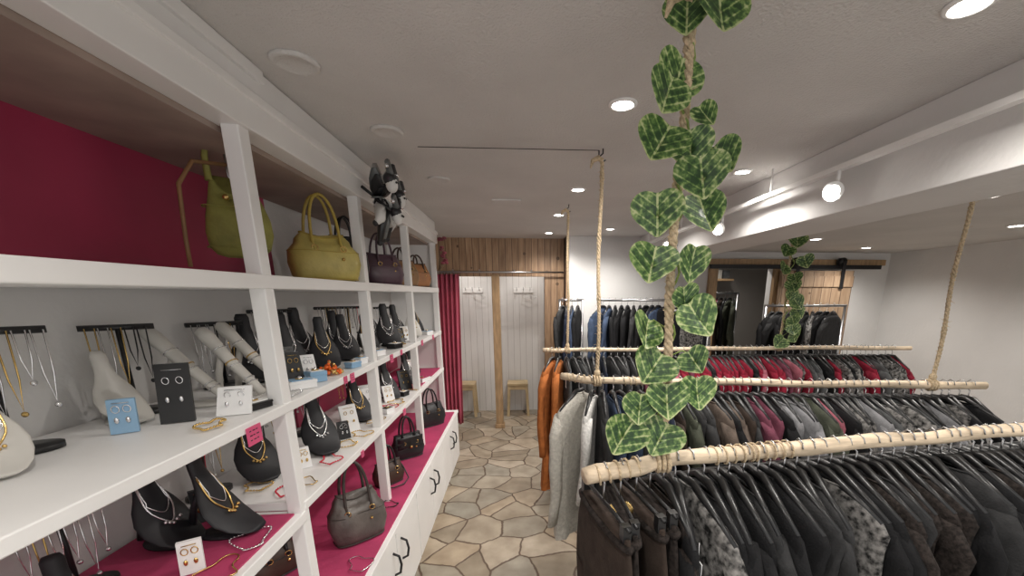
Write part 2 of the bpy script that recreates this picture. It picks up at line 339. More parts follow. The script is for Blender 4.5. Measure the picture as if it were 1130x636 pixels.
# ------------------------------------------------------------ necklace busts
BP=[(.105,.010,.028,.005),(.088,.017,.050,.007),(.062,.032,.066,.008),(.036,.058,.074,.010),(.014,.092,.073,.012),(-.004,.128,.060,.015),(-.018,.158,.042,.018),(-.028,.185,.030,.020),(-.036,.215,.025,.019),(-.040,.252,.025,.017),(-.039,.268,.018,.010)]
def bpx(z):
    for a,c in zip(BP,BP[1:]):
        if z<=c[1]:
            u=max(0,(z-a[1])/(c[1]-a[1])); return [a[i]+(c[i]-a[i])*u for i in range(4)]
    return BP[-1]
def bust(loc, rz, s, m, chain=None):
    b=MB(); b.M=T(*loc,rz,s)
    b.loft([[(x+cos(a)*t*.8-(sin(a)*w)**2*2.6,sin(a)*w,z) for a in (2*pi*j/22 for j in range(22))] for (x,z,w,t) in BP],m)
    b.tube([(-.03,0,.17),(-.065,0,.09),(-.085,0,.006)],[.008,.009,.011],m,8)
    b.loft([[(.01+.075*cos(a),.045*sin(a),z) for a in (2*pi*j/20 for j in range(20))] for z in (0.0,.006)],m)
    if chain:
        for (dz,rr,g) in ((0,.0028,chain),(.030,.0018,SILV)):
            P=[]
            for k in range(21):
                u=-1+2*k/20; z=.075+dz+(.115-dz*.8)*(abs(u)**1.6); q=bpx(z); y=u*q[2]*.93 if abs(u)>.5 else u*.062
                P.append((q[0]+q[3]*.8*math.sqrt(max(0,1-(y/q[2])**2))+.002-y*y*2.6,y,z))
            b.tube(P,rr,g,6)
        q=bpx(.07)
        for k in range(5): b.ball((q[0]+q[3]+.001,(k-2)*.011,.070+abs(k-2)*.006),.0055,chain,5)
    return b.obj('necklace_bust')
A=radians
for args in [((-1.05,1.12,SB),A(-15),.7,IVORY,None),
 ((-.98,1.80,SB),A(-45),.95,VELV,SILV),((-.90,1.95,SB),A(-50),.85,VELV,GOLD),((-1.02,2.0,SB),A(-40),1.0,VELV,SILV),((-.90,2.19,SB),A(-50),.85,VELV,SILV),((-1.04,1.66,SB),A(-45),.95,VELV,SILV),
 ((-1.0,2.33,SB),A(-50),.9,VELV,SILV),((-.9,2.5,SB),A(-50),.8,VELV,GOLD),((-.86,2.76,SB),A(-50),1.0,VELV,SILV),((-1.0,2.85,SB),A(-50),1.0,VELV,SILV),((-.9,3.1,SB),A(-50),.95,VELV,SILV),((-.86,3.4,SB),A(-50),.85,IVORY,GOLD),((-.9,3.65,SB),A(-50),.9,VELV,GOLD),
 ((-.89,1.78,SC),A(-45),1.0,VELV,SILV),((-1.0,1.52,SC),A(-40),.95,VELV,GOLD),((-.90,2.25,SC),A(-45),.9,VELV,GOLD),((-.88,2.72,SC),A(-45),.9,VELV,SILV),((-.98,2.9,SC),A(-45),.9,VELV,GOLD),((-.88,3.2,SC),A(-45),.85,VELV,SILV),((-.95,3.6,SC),A(-45),.9,VELV,SILV),
 ((-.90,1.17,.942),A(5),1.0,VELV,GOLD),((-1.03,1.13,.942),A(-10),.95,VELV,SILV),((-.93,.78,.942),A(-40),.7,VELV,GOLD),((-.99,.80,SB),A(-40),.65,IVORY,GOLD)]:
    bust(*args)
def armstand(loc, rz, s=1):
    b=MB(); b.M=T(*loc,rz,s)
    P=[(.095,0,.016),(.07,0,.045),(.035,0,.085),(0,0,.125),(-.035,0,.168),(-.065,0,.205),(-.082,0,.225),(-.087,0,.232)]
    rr=[.014,.018,.019,.020,.022,.026,.022,.010]
    b.loft([[(x+r*.75*cos(a)*.75,y+r*1.05*sin(a),z+r*.75*cos(a)*.66) for a in (2*pi*j/20 for j in range(20))] for (x,y,z),r in zip(P,rr)],IVORY)
    b.tube([(-.03,0,.15),(-.05,0,.08),(-.06,0,.008)],.010,IVORY,8); b.loft([[(.01+.075*cos(a),.035*sin(a),z) for a in (2*pi*j/20 for j in range(20))] for z in (0,.008)],IVORY)
    for (t,m) in ((1.2,SILV),(1.5,SILV),(2.6,SILV),(2.9,GOLD),(3.9,SILV)):
        i=int(t); u=t-i; c=Vector(P[i]).lerp(Vector(P[i+1]),u); r=rr[i]+.002
        b.tube([(c.x+r*.8*cos(a)*.75,c.y+r*1.08*sin(a),c.z+r*.8*cos(a)*.66) for a in (2*pi*j/16 for j in range(16))],.0020,m,6,True)
    return b.obj('bracelet_display_stand')
armstand((-.99,1.28,SB),A(5),1.0); armstand((-.93,1.38,SB),A(-8),.95); armstand((-.94,1.50,SB),A(0),1.0)
def tbar(loc, rz, w=.2, h=.27, m=SILV, m2=GOLD):
    b=MB(); b.M=T(*loc,rz)
    b.loft([[(.045*cos(a),.07*sin(a),z) for a in (2*pi*j/18 for j in range(18))] for z in (0,.012)],BLACK)
    b.tube([(0,0,.01),(0,0,h)],.006,BLACK,8); b.tube([(0,-w/2,h),(0,w/2,h)],.008,BLACK,8)
    k=-w/2+.012
    while k<w/2-.02:
        L_=R.uniform(.10,.2); mm=R.choice([m,m2,REDB if R.random()<.2 else BLACK,SILV])
        b.tube([(.009,k,h),(.013,k+.002,h-L_*.6),(.013,k+.009,h-L_),(.013,k+.016,h-L_*.6),(.009,k+.018,h)],.0017,mm,5); b.ball((.014,k+.009,h-L_-.008),.006,mm,5); k+=.024
    return b.obj('necklace_display_stand')
for l in [(-1.08,1.20,SB),(-1.08,1.56,SB),(-1.08,1.9,SB),(-1.07,2.42,SB),(-1.07,2.7,SB),(-1.05,3.3,SB),(-1.06,1.68,SC),(-1.06,2.02,SC),(-1.05,2.5,SC),(-1.05,3.1,SC),(-1.07,.9,SB),(-1.08,1.38,SC),(-1.07,.93,.942)]:
    tbar(l,A(R.uniform(-50,-25)),R.uniform(.14,.18),R.uniform(.22,.27))

def tent_card(loc, rz, w, h, m, face=None, th=.012, lean=.28):
    b=MB(); b.M=T(*loc,rz)
    q=h*lean
    b.add([(0,-w/2,0),(0,w/2,0),(-q,w/2,h),(-q,-w/2,h),(-th,-w/2,0),(-th,w/2,0),(-q-th,w/2,h),(-q-th,-w/2,h)],[(0,1,2,3),(7,6,5,4),(0,3,7,4),(1,5,6,2),(3,2,6,7),(0,4,5,1)],m,False)
    b.add([(-q,-w*.2,h*.92),(-q,w*.2,h*.92),(-q-h*.4,w*.2,0),(-q-h*.4,-w*.2,0)],[(0,1,2,3)],m,False)
    if face:
        for k in range(2):
            u=(k-.5)*w*.4
            b.tube([(-q*.72+.003, u+.007*cos(t), h*.72+.009*sin(t)) for t in (2*pi*i/12 for i in range(12))],.0013,face,5,True)
            b.ball((-q*.4+.006,u,h*.4),.005,face,5,(.5,1,1.6))
        b.tube([(-q*.9+.003,-w*.3,h*.9),(-q*.9+.003,w*.3,h*.9)],.0012,face,4)
    return b.obj('earring_display_card')
tent_card((-.90,1.10,SB),A(-65),.07,.15,BLACK,SILV)
tent_card((-.80,1.16,SB),A(-70),.08,.07,CARD,SILV,lean=.8)
tent_card((-.86,1.62,SB),A(-45),.055,.11,BLACK,GOLD); tent_card((-.84,1.69,SB),A(-45),.05,.09,CARD,SILV)
tent_card((-.93,1.72,SB),A(-40),.06,.12,BLACK,SILV)
tent_card((-.85,2.03,SC),A(-45),.08,.13,CARD,GOLD); tent_card((-.92,2.45,SC),A(-45),.09,.14,CARD,SILV)
tent_card((-.85,2.4,SB),A(-45),.07,.11,CARD,GOLD); tent_card((-.82,2.95,SC),A(-45),.09,.14,BLACK,GOLD); tent_card((-.9,3.45,SC),A(-45),.09,.14,CARD,GOLD)
tent_card((-.84,2.62,SC),A(-45),.07,.10,CARD,GOLD); tent_card((-.82,3.05,SB),A(-45),.06,.10,CARD,GOLD); tent_card((-.82,2.92,SB),A(-45),.06,.10,BLACK,GOLD)
tent_card((-1.0,1.24,.942),A(-45),.05,.10,BLACK,GOLD); tent_card((-.86,1.58,SC),A(-50),.05,.08,CARD,GOLD); tent_card((-.84,1.92,SC),A(-50),.05,.08,BLACK,SILV)
tent_card((-.96,1.02,SB),A(-60),.05,.08,BLUE,SILV); tent_card((-.85,.98,.942),A(-60),.05,.08,CARD,GOLD)
def giftbox(loc, rz, s, m, m2):
    b=MB(); b.M=T(*loc,rz); x,y,z=s
    b.box((-x/2,-y/2,0),(x/2,y/2,z*.65),m); b.box((-x/2-.002,-y/2-.002,z*.65),(x/2+.002,y/2+.002,z),m)
    b.box((-x*.4,-y*.4,z),(x*.4,y*.4,z+.003),m2); b.ball((0,0,z+.007),.008,SILV,5); b.tube([(.012*cos(t),.012*sin(t),z+.005) for t in (2*pi*i/10 for i in range(10))],.002,GOLD,5,True)
    return b.obj('jewellery_box',.002)
giftbox((-.79,1.50,SB),A(-40),(.06,.09,.03),CARD,BLUE); giftbox((-.79,1.62,SB),A(-40),(.05,.06,.04),BLUE,CARD)
giftbox((-.77,1.93,SB),A(-20),(.04,.06,.025),BLUE,CARD); giftbox((-.77,2.03,SB),A(-20),(.04,.05,.03),CARD,BLUE)
giftbox((-.78,2.30,SB),A(-20),(.05,.07,.03),CARD,BLUE); giftbox((-.78,2.62,SB),A(-20),(.06,.08,.03),BLACK,CARD); giftbox((-.79,1.235,SB),A(-20),(.06,.07,.02),BLACK,CARD)
giftbox((-.78,3.25,SC),A(-20),(.08,.12,.03),CARD,PINKT); giftbox((-.78,2.36,SC),A(-20),(.05,.07,.03),CARD,BLACK); giftbox((-.77,3.5,SB),A(-20),(.06,.09,.03),CARD,BLUE); giftbox((-.80,2.78,SC),A(-20),(.05,.06,.03),BLACK,CARD)
def pile(name, loc, m, n, rad, r0, m2=None, h=.03):
    b=MB()
    for i in range(n):
        a=R.random()*6.28; q=rad*R.random()**.5
        zz=r0+(1-q/rad)*h*R.random()
        b.ball((loc[0]+q*cos(a),loc[1]+q*sin(a),loc[2]+zz),r0*(.7+.3*R.random()),(m2 if (m2 and R.random()<.3) else m),6)
    return b.obj(name)
pile('bead_necklace',(-.80,1.76,SB),ORB,70,.045,.009,GOLD,.06)
def loopneck(loc, rz, m, rx=.05, ry=.08, r=.003, beads=False):
    b=MB(); b.M=T(*loc,rz)
    rx*=R.uniform(.5,.9); ry*=R.uniform(.5,.9); u_=R.random()*6
    P=[(rx*cos(t)*(1+.35*sin(3*t+u_)),ry*sin(t)*(1+.25*cos(2*t+u_)),r+.0015+.0015*sin(5*t)) for t in (2*pi*i/40 for i in range(40))]
    b.tube(P,r*.5 if beads else r*.7,m,6,True)
    if beads:
        for p in P[::1]: b.ball((p[0],p[1],p[2]+r*.4),r*1.1,m,5)
    return b.obj('necklace')
for l,rz,m,bd_ in [((-.80,1.66,SC),A(20),REDB,True),((-.79,1.45,SC),A(60),GOLD,False),((-.83,1.40,SC),A(10),REDB,True),((-.79,1.98,SC),A(30),GOLD,True),((-.79,2.2,SC),A(-30),GOLD,False),
   ((-.79,2.6,SC),A(30),GOLD,True),((-.79,1.06,SB),A(20),GOLD,True),((-.79,.98,.942),A(10),GOLD,False),((-.80,.88,.942),A(80),GOLD,True),((-.79,1.12,.942),A(30),SILV,True),((-.70,1.42,SD),A(10),BLACK,True),((-.74,1.35,SD),A(70),GOLD,False),((-.78,2.08,SB),A(15),SILV,False),((-.72,2.05,SD),A(80),BLACK,True),
   ((-.80,1.84,SC),A(70),GOLD,True),((-.80,2.48,SC),A(20),REDB,True),((-.80,2.82,SB),A(20),GOLD,True),((-.80,3.2,SB),A(20),SILV,True),((-.79,1.40,SB),A(40),SILV,True),((-.95,1.42,SC),A(40),GOLD,True),((-.79,3.0,SC),A(30),GOLD,True),((-.69,1.55,SD),A(20),SILV,False)]:
    loopneck(l,rz,m,beads=bd_)
txt=mat('tag_ink',(.02,.02,.02),.6)
def tag(y,z,w,h):
    e=empty('price_tag'); boxobj('card',(XF+.006,y-w/2,z-h),(XF+.0085,y+w/2,z),TAG,0,e)
    b=MB(); 
    for k in range(3):
        for q in range(3): b.box((XF+.0086,y-w*.34+q*w*.23,z-h*(.25+.25*k)),(XF+.0090,y-w*.34+q*w*.23+w*.17*(.7+.3*((k+q)%2)),z-h*(.19+.25*k)),txt)
    b.obj('printed_lines',0,e)
tag(1.11,1.295,.06,.05); tag(1.72,1.31,.03,.03); tag(2.35,1.31,.05,.045); tag(2.55,1.31,.04,.03); tag(1.79,1.31,.04,.04); tag(3.1,1.31,.05,.04); tag(2.5,.95,.05,.04); tag(1.8,.95,.03,.03); tag(3.5,1.31,.05,.04)

# harlequin doll ornament on the fascia
b=MB()
WR=mat('white_ribbon',(.70,.69,.67),.5); BR=mat('black_ribbon',(.018,.018,.02),.4); GR=mat('grey_satin',(.16,.17,.17),.35)
OY=2.11
c=Vector((XF+.085,OY,2.07))
for i in range(46):
    a=R.random()*6.28; el=R.uniform(-1.4,1.4); L_=R.uniform(.07,.125); m=(BR,BR,GR,BR,WR)[i%5]
    dr=Vector((abs(cos(el)*cos(a))*.6-.05, cos(el)*sin(a)*.95, sin(el)*1.25)); sd=dr.cross(Vector((R.uniform(-.5,.5),.4,1))).normalized()*.022
    P=[c+dr*L_*t for t in (0,.35,.7,1)]
    q=Vector((.012,0,R.uniform(-.02,.02)))
    rings=[[P[k]+sd*w_+q*k*.3, P[k]-sd*w_+q*k*.3, P[k]-sd*w_+q*k*.3+Vector((.004,0,.004)), P[k]+sd*w_+q*k*.3+Vector((.004,0,.004))] for k,w_ in enumerate((.5,1.2,1.1,.4))]
    b.loft(rings,m)
for (y,z,s) in ((OY-.05,2.12,1),(OY+.07,2.08,1.05),(OY,1.99,.9)):
    x=XF+.17
    b.ball((x,y,z),.034*s,WR,10,(.8,.8,1.1)); b.ball((x-.006,y,z+.020),.037*s,BR,10,(.8,.9,.8))
    for sy in (-1,1):
        b.ball((x+.026,y+sy*.010-.008,z+.003),.005,BR,5); b.tube([(x,y+sy*.01,z+.04),(x,y+sy*.04,z+.082),(x+.005,y+sy*.07,z+.06)],[.016,.012,.005],BR if sy>0 else GR,7); b.ball((x+.005,y+sy*.073,z+.055),.009,SILV,5)
b.tube([(XF+.02,OY,2.12),(XF+.07,OY,2.08)],.007,BR,6)
for dy,m,zz in ((-.05,BR,1.87),(0,GR,1.89),(.05,BR,1.90),(.09,WR,1.94),(-.08,WR,1.95)):
    b.tube([(c.x+.02,c.y+dy*.5,2.02),(c.x+.03,c.y+dy,1.97),(c.x+.01,c.y+dy*1.1,zz)],[.026,.022,.012],m,8); b.ball((c.x+.01,c.y+dy*1.1,zz),.014,BR,6)
b.obj('harlequin_doll_ornament')
b=MB(); DP=mat('dried_rose',(.30,.07,.10),.8,var=.3); DS=mat('dried_stem',(.25,.17,.1),.8)
for i in range(18):
    y=3.84+R.uniform(-.06,.06); z=2.02+R.uniform(-.12,.10); x=XF+.04+R.uniform(0,.06)
    b.tube([(XF+.02,3.85,1.84),((XF+.03+x)/2,(y+3.85)/2,(z+1.84)/2),(x,y,z)],.002,DS,4)
    for k in range(5): b.ball((x+.009*cos(k*1.26),y+.009*sin(k*1.26),z+.004*(k%2)),.010,DP,5)
b.obj('dried_flower_bunch')

# ------------------------------------------------------------ curtain, stools, hooks
b=MB(); n=60; rows=[]
for i in range(9):
    z=.08+i/8*1.78; row=[]
    for j in range(n):
        u=j/(n-1); row.append((-.96+.28*u*(.85+.15*i/8), 4.90+.035*sin(u*34+.4*sin(z*2))*(1-.25*i/8), z))
    rows.append(row)
vs=[p for r in rows for p in r]; fs=[(i*n+j,i*n+j+1,(i+1)*n+j+1,(i+1)*n+j) for i in range(8) for j in range(n-1)]
b.add(vs,fs,CURT)
cu=empty('fitting_room_curtain'); o=b.obj('cloth',0,cu); s_=o.modifiers.new('t','SOLIDIFY'); s_.thickness=.004
b=MB(); b.tube([(-1.14,4.90,1.885),(.52,4.90,1.885)],.010,STEEL,8)
for k in range(7): b.tube([(-.94+.035*k,4.90+.016*cos(t),1.872+.02*sin(t)) for t in (2*pi*i/12 for i in range(12))],.002,STEEL,5,True)
b.obj('curtain_rod',0,cu)
def stool(x,y,w=.28,h=.46):
    b=MB(); b.box((x-w/2,y-.13,h-.03),(x+w/2,y+.13,h),STOOLW)
    for sx in (-1,1):
        for sy in (-1,1):
            x0=x+sx*(w/2-.02); y0=y+sy*.10
            b.loft([[(x0+sx*.018*(1-t)+dx*.018,y0+sy*.01*(1-t)+dy*.018,t*(h-.03)) for dx,dy in ((-1,-1),(1,-1),(1,1),(-1,1))] for t in (0,1)],STOOLW,smooth=False)
        b.box((x+sx*(w/2-.02)-.01,y-.1,h*.35),(x+sx*(w/2-.02)+.01,y+.1,h*.35+.035),STOOLW)
    for sy in (-1,1): b.box((x-w/2+.02,y+sy*.1-.01,h-.09),(x+w/2-.02,y+sy*.1+.01,h-.03),STOOLW)
    b.obj('wooden_stool',.003)
stool(-.04,5.56); stool(-.76,5.56)
for x in (-.62,.06):
    b=MB(); b.box((x-.13,5.735,1.66),(x+.13,5.75,1.72),WHITE)
    for k in (-1,0,1): b.tube([(x+k*.09,5.735,1.70),(x+k*.09,5.70,1.69),(x+k*.09,5.68,1.71),(x+k*.09,5.685,1.73)],.005,STEEL,6)
    b.tube([(x,5.70,1.69),(x-.02,5.70,1.60),(x+.09,5.70,1.56),(x+.18,5.70,1.60),(x,5.70,1.66)],.003,IVORY,5)
    b.obj('coat_hook_rail')

# ------------------------------------------------------------ ropes, rods, ivy
def rope(b, p0, p1, r=.008, sway=.006):
    p0=Vector(p0); p1=Vector(p1); L_=(p1-p0).length; n=int(L_/.010)
    for s_ in range(3):
        P=[]
        for i in range(n+1):
            t=i/n; a=t*L_/.055*2*pi+s_*2*pi/3; kn=1+(.5*max(0,sin(t*L_*24))**8)
            c=p0.lerp(p1,t)+Vector((sway*sin(t*7+p0.y),sway*sin(t*5),0))*sin(pi*t)
            P.append(c+Vector((cos(a),sin(a),0))*r*.62*kn)
        b.tube(P,r*.62,ROPE,6)
    for _ in range(int(L_*40)):
        t=R.random(); c=p0.lerp(p1,t)+Vector((sway*sin(t*7+p0.y),sway*sin(t*5),0))*sin(pi*t); a=R.random()*6.28
        d_=Vector((cos(a),sin(a),R.uniform(-.8,.8)))*R.uniform(.012,.024); b.tube([c,c+d_*.6,c+d_],[.0009,.0008,.0004],ROPE,4)
def coil(b,x,y,z,r,n=3):
    P=[]
    for i in range(n*16+1):
        a=i/16*2*pi; P.append((x+(i/16-n/2)*.013,y+r*cos(a),z+r*sin(a)))
    b.tube(P,.006,ROPE,6)
def frayed(b,x,y,z,s=1):
    b.tube([(x,y,z),(x-.02*s,y,z+.012),(x-.045*s,y,z+.0),(x-.055*s,y-.003,z-.03)],[.011,.012,.010,.003],ROPE,7)
def rod(path, r):
    P=[Vector(p) for p in path]; out=[]; rr=[]
    N=26
    for i in range(N+1):
        t=i/N*(len(P)-1); k=min(int(t),len(P)-2); u=t-k
        out.append(P[k].lerp(P[k+1],u)+Vector((0,.003*sin(i*1.3),.003*sin(i*.9+1)))); rr.append(r*(1+.07*sin(i*1.7)+.05*sin(i*.6)))
    return out, rr
def leaf(b, pos, size, yaw, pitch, roll, m=LEAF):
    old=b.M; b.M=Matrix.Translation(pos)@Euler((pitch,roll,yaw)).to_matrix().to_4x4()@Matrix.Scale(size,4)
    n=36; out=[]
    for j in range(n):
        t=2*pi*j/n
        hx=sin(t)**3*.5; hy=(13*cos(t)-5*cos(2*t)-2*cos(3*t)-cos(4*t))/32
        x=.55*hx+.45*.5*sin(t); yv=.55*hy+.45*(.47*cos(t)-.06)
        out.append((x*1.04,yv-.155))
    vs=[];e=[];uv=[]
    cy=-.28
    for s_ in (0.02,.3,.55,.8,.92,1.0):
        for (x,y) in out:
            X=x*s_; Z=(y-cy)*s_+cy
            Y=.16*abs(X)+.18*(Z+.2)**2+(.010*sin(14*X+9*Z) if s_>.9 else 0)
            vs.append((X,-Y,Z)); e.append(s_); uv.append((X,Z))
    fs=[]
    for k in range(5):
        for j in range(n): fs.append((k*n+j,k*n+(j+1)%n,(k+1)*n+(j+1)%n,(k+1)*n+j))
    fs.append(tuple(range(n)))
    o=b.add(vs,fs,m)
    for i in range(len(vs)): b.e[o+i]=e[i]; b.uv[o+i]=uv[i]
    b.M=old
VINE=mat('vine_stem',(.22,.30,.07),.6)
ROD1=[(.150,.890,1.215),(.37,.965,1.22),(.89,1.03,1.222),(1.30,1.07,1.225),(1.95,1.13,1.225)]
ROD2=[(.215,2.09,1.22),(.39,1.965,1.22),(.95,1.89,1.222),(1.5,1.80,1.22),(2.2,1.72,1.22)]
ROD3=[(.175,3.12,1.22),(.37,3.12,1.22),(1.2,3.10,1.22),(2.05,3.08,1.225),(3.1,3.0,1.225)]
racks=[]
def rodpt(rp,x):
    for a,c in zip(rp,rp[1:]):
        if x<=c[0]: 
            u=(x-a[0])/(c[0]-a[0]); return Vector(a).lerp(Vector(c),u)
    return Vector(rp[-1])
for rp,r,ropes in ((ROD1,.021,((.36,CZ),(1.7,1.98))),(ROD2,.018,((.38,CZ),(1.95,2.11))),(ROD3,.016,((.365,CZ),(2.05,2.11),))):
    e=empty('hanging_clothes_rack'); racks.append(e)
    b=MB(); P,rr=rod(rp,r); b.tube(P,rr,LOG,14)
    for _ in range(5):
        i=R.randint(2,22); b.ball(P[i]+Vector((0,0,rr[i]*.7)),.008,LOG,6)
    b.obj('branch_rod',0,e)
    b=MB()
    for (x,zt) in ropes:
        p=rodpt(rp,x); rope(b,(x-.003,p.y,zt-.05),(p.x,p.y,p.z+r),.0095 if rp is ROD1 else .008); coil(b,p.x,p.y,p.z,r+.006,3)
        b.ball((p.x,p.y,p.z+r+.02),.016,ROPE,8,(1,1,1.3)); frayed(b,x,p.y,zt-.05)
        b.tube([(x,p.y,zt-.001),(x,p.y,zt-.02),(x-.012,p.y,zt-.03),(x-.015,p.y,zt-.045),(x,p.y,zt-.055),(x+.012,p.y,zt-.045)],.003,DARKM,6)
    for x0 in [rp[0][0]+.02]+([.5,.62] if rp is ROD1 else [.5]):
        Q=[]
        for i in range(60):
            x=x0+i*.0022; p=rodpt(rp,x); a=i*.52; Q.append((x,p.y+(r+.004)*cos(a),p.z+(r+.004)*sin(a)))
        b.tube(Q,.0028,ROPE,5)
    b.obj('suspension_rope',0,e)

def ivy(name,x0,y0,leaves,ztop,zbot,k=1.0):
    b=MB()
    P=[(x0+.014*sin(i*.9),y0-.012+.012*cos(i*.9),zbot+(ztop-zbot)*i/50) for i in range(51)]
    b.tube(P,.0028,VINE,6)
    for (dx,z,s) in leaves:
        dy=R.uniform(-.03,.0)-.02
        st=(x0,y0-.012,z+.02); top=Vector((x0+dx*.85,y0+dy,z+s*.48))
        b.tube([st,(x0+dx*.6,y0+dy*.6,z+s*.45+.01),top],.0018,VINE,5)
        leaf(b,top,s*k,R.uniform(-.45,.45),R.uniform(-.45,.2),(-1 if dx>0 else 1)*R.uniform(-.1,.7))
    return b.obj(name)
ivy('ivy_garland',.36,.98,[(.047,2.16,.10),(.035,2.215,.08),(-.015,2.17,.075),(-.02,2.055,.09),(-.05,2.02,.08),(-.055,1.925,.09),(.01,1.93,.075),(.08,1.905,.07),(.04,1.87,.09),
  (-.06,1.80,.09),(.055,1.80,.085),(-.066,1.69,.085),(.05,1.695,.08),(.045,1.565,.09),(-.075,1.535,.08),(-.035,1.45,.085),(.055,1.47,.06),(-.01,1.375,.085),(.085,1.39,.08),(-.085,1.36,.075),(-.11,1.28,.095),(0,1.27,.09),(.03,1.99,.05),(.02,1.62,.06)],2.24,1.22,1.27)
ivy('ivy_garland',2.05,3.07,[(R.uniform(-.12,.12),z,R.uniform(.08,.11)) for z in (2.08,2.0,1.93,1.86,1.8,1.74,1.68,1.62,1.55,1.48,1.42,1.36,1.30,1.25)],2.08,1.24,1.3)

# ------------------------------------------------------------ garments
def fab(name,col,var=.2,scale=25,bump=.25,bs=180,rough=.9,col2=None):
    m=mat(name,col,rough,0,var,scale,bump,bs,col2=col2); m.node_tree.nodes['Principled BSDF'].inputs['Specular IOR Level'].default_value=.2; return m
F={'black':fab('black_knit',(.011,.011,.012)),'char':fab('charcoal_wool',(.030,.030,.031)),'grey':fab('grey_jersey',(.085,.088,.09)),'brown':fab('brown_wool',(.042,.030,.024)),
 'dbrown':fab('dark_brown_tweed',(.024,.019,.017),.5,90),'navy':fab('navy_cotton',(.015,.020,.036)),'denim':fab('denim',(.045,.065,.11)),'plum':fab('dusty_plum',(.15,.045,.07)),
 'red':fab('crimson_jersey',(.22,.014,.032)),'rust':fab('rust_wool',(.34,.11,.03)),'cream':fab('cream_knit',(.46,.44,.395),.12,60,.6,120),'lace':fab('white_lace',(.52,.51,.49),.2,80),
 'olive':fab('olive_grey',(.062,.068,.05)),'taupe':fab('taupe_knit',(.11,.085,.07)),'pat':fab('grey_pattern',(.012,.012,.012),0,55,.1,col2=(.26,.25,.24)),'lgrey':fab('light_grey',(.22,.22,.23)),'teal':fab('petrol_knit',(.03,.055,.06)),'rose':fab('rose_jersey',(.32,.10,.13))}
def dots():
    m=fab('polka_dot',(.02,.02,.025)); nt=m.node_tree; b=nt.nodes['Principled BSDF']
    tc=nt.nodes.new('ShaderNodeTexCoord'); v=nt.nodes.new('ShaderNodeTexVoronoi'); v.inputs['Scale'].default_value=13; v.inputs['Randomness'].default_value=.35
    nt.links.new(tc.outputs['Object'],v.inputs['Vector']); r=nt.nodes.new('ShaderNodeValToRGB'); r.color_ramp.interpolation='CONSTANT'
    r.color_ramp.elements[0].color=(.6,.6,.6,1); r.color_ramp.elements[1].position=.26; r.color_ramp.elements[1].color=(.02,.02,.025,1)
    nt.links.new(v.outputs['Distance'],r.inputs['Fac']); nt.links.new(r.outputs[0],b.inputs['Base Color']); return m
F['dots']=dots()
def garment(b, pos, yaw, m, w=.40, L=.62, sleeves=.45, th=.026, swing=0, seg=20, neck='round', hang=True):
    """local: width along y, thickness along x, hangs down from origin (rod centre)"""
    old=b.M; b.M=T(*pos,yaw,1,rx=swing)
    if hang:
        b.tube([(0,-.004,-.028),(0,.018,-.012),(0,.020,.012),(0,.004,.027),(0,-.016,.020),(0,-.022,.004)][::-1],.0022,STEEL,5)
        b.tube([(0,-.002,-.026),(0,0,-.06)],.0024,STEEL,5)
        b.tube([(0,-w*.46,-.140),(0,-w*.25,-.098),(0,-.03,-.062),(0,.03,-.062),(0,w*.25,-.098),(0,w*.46,-.140)],[.006,.010,.012,.012,.010,.006],BLACK,6)
    W=w/2; ph=R.random()*6.28; k=R.uniform(.6,1.3); dxl=R.uniform(-.01,.01)
    prof=[(-.072,.17,.55),(-.080,.28,.62),(-.095,.48,.75),(-.115,.72,.85),(-.138,.94,.85),(-.165,1.03,.8),(-.21,1.0,.95)]
    if neck=='wide': prof=[(-.088,.42,.6),(-.095,.50,.75),(-.115,.74,.85),(-.138,.94,.85),(-.165,1.03,.8),(-.21,1.0,.95)]
    for i in range(1,8): prof.append((-.21-(L-.14)*i/7,1.0+.06*(i/7)-(.06 if i==2 else 0),1+.45*i/7))
    rings=[]
    for (z,fa,fb) in prof:
        ring=[]
        dep=max(0,-z-.15)/L
        for j in range(seg):
            a=2*pi*j/seg; c,s_=cos(a),sin(a)
            y=W*fa*s_; fold=1+.55*k*dep*sin(4.2*s_*3+ph)+.2*sin(9*s_+ph*2+z*12)*dep
            x=th*fb*(abs(c)**.6)*(1 if c>=0 else -1)*fold+dxl*dep*2+.010*sin(z*9+ph)*dep
            zz=z
            if neck=='v' and c<0 and abs(s_)<.5 and z>-.12: zz=z-.10*(1-abs(s_)*2)
            if z>-.09 and neck!='v': zz=z-.012*(c>0)
            ring.append((x,y,zz-.012*sin(3*s_+ph)*(dep>.8)))
        rings.append(ring)
    b.loft(rings,m,cap=False)
    b.tube([(p[0]*1.02,p[1]*1.02,p[2]+.002) for p in rings[0]],.0035,m,5,True)
    if sleeves:
        for sy in (-1,1):
            out_=R.uniform(.02,.07); rs=[]
            for i in range(8):
                t=i/7; cy=sy*(W*.93+out_*t*.9+.012); cz=-.150-.02-(sleeves)*t; cx=.012*sin(t*4+ph)
                ra=.052*(1-.38*t) ; rb=th*.9*(1-.25*t)
                if i==0: cy=sy*W*.80; cz=-.155; ra=.04
                rs.append([(cx+rb*cos(a)*(1+.15*sin(6*t+ph)),cy+ra*sin(a)+.006*sin(t*13+ph),cz+(0 if i else .012*-abs(sin(a)))) for a in (2*pi*j/12 for j in range(12))])
            b.loft(rs,m)
    b.M=old
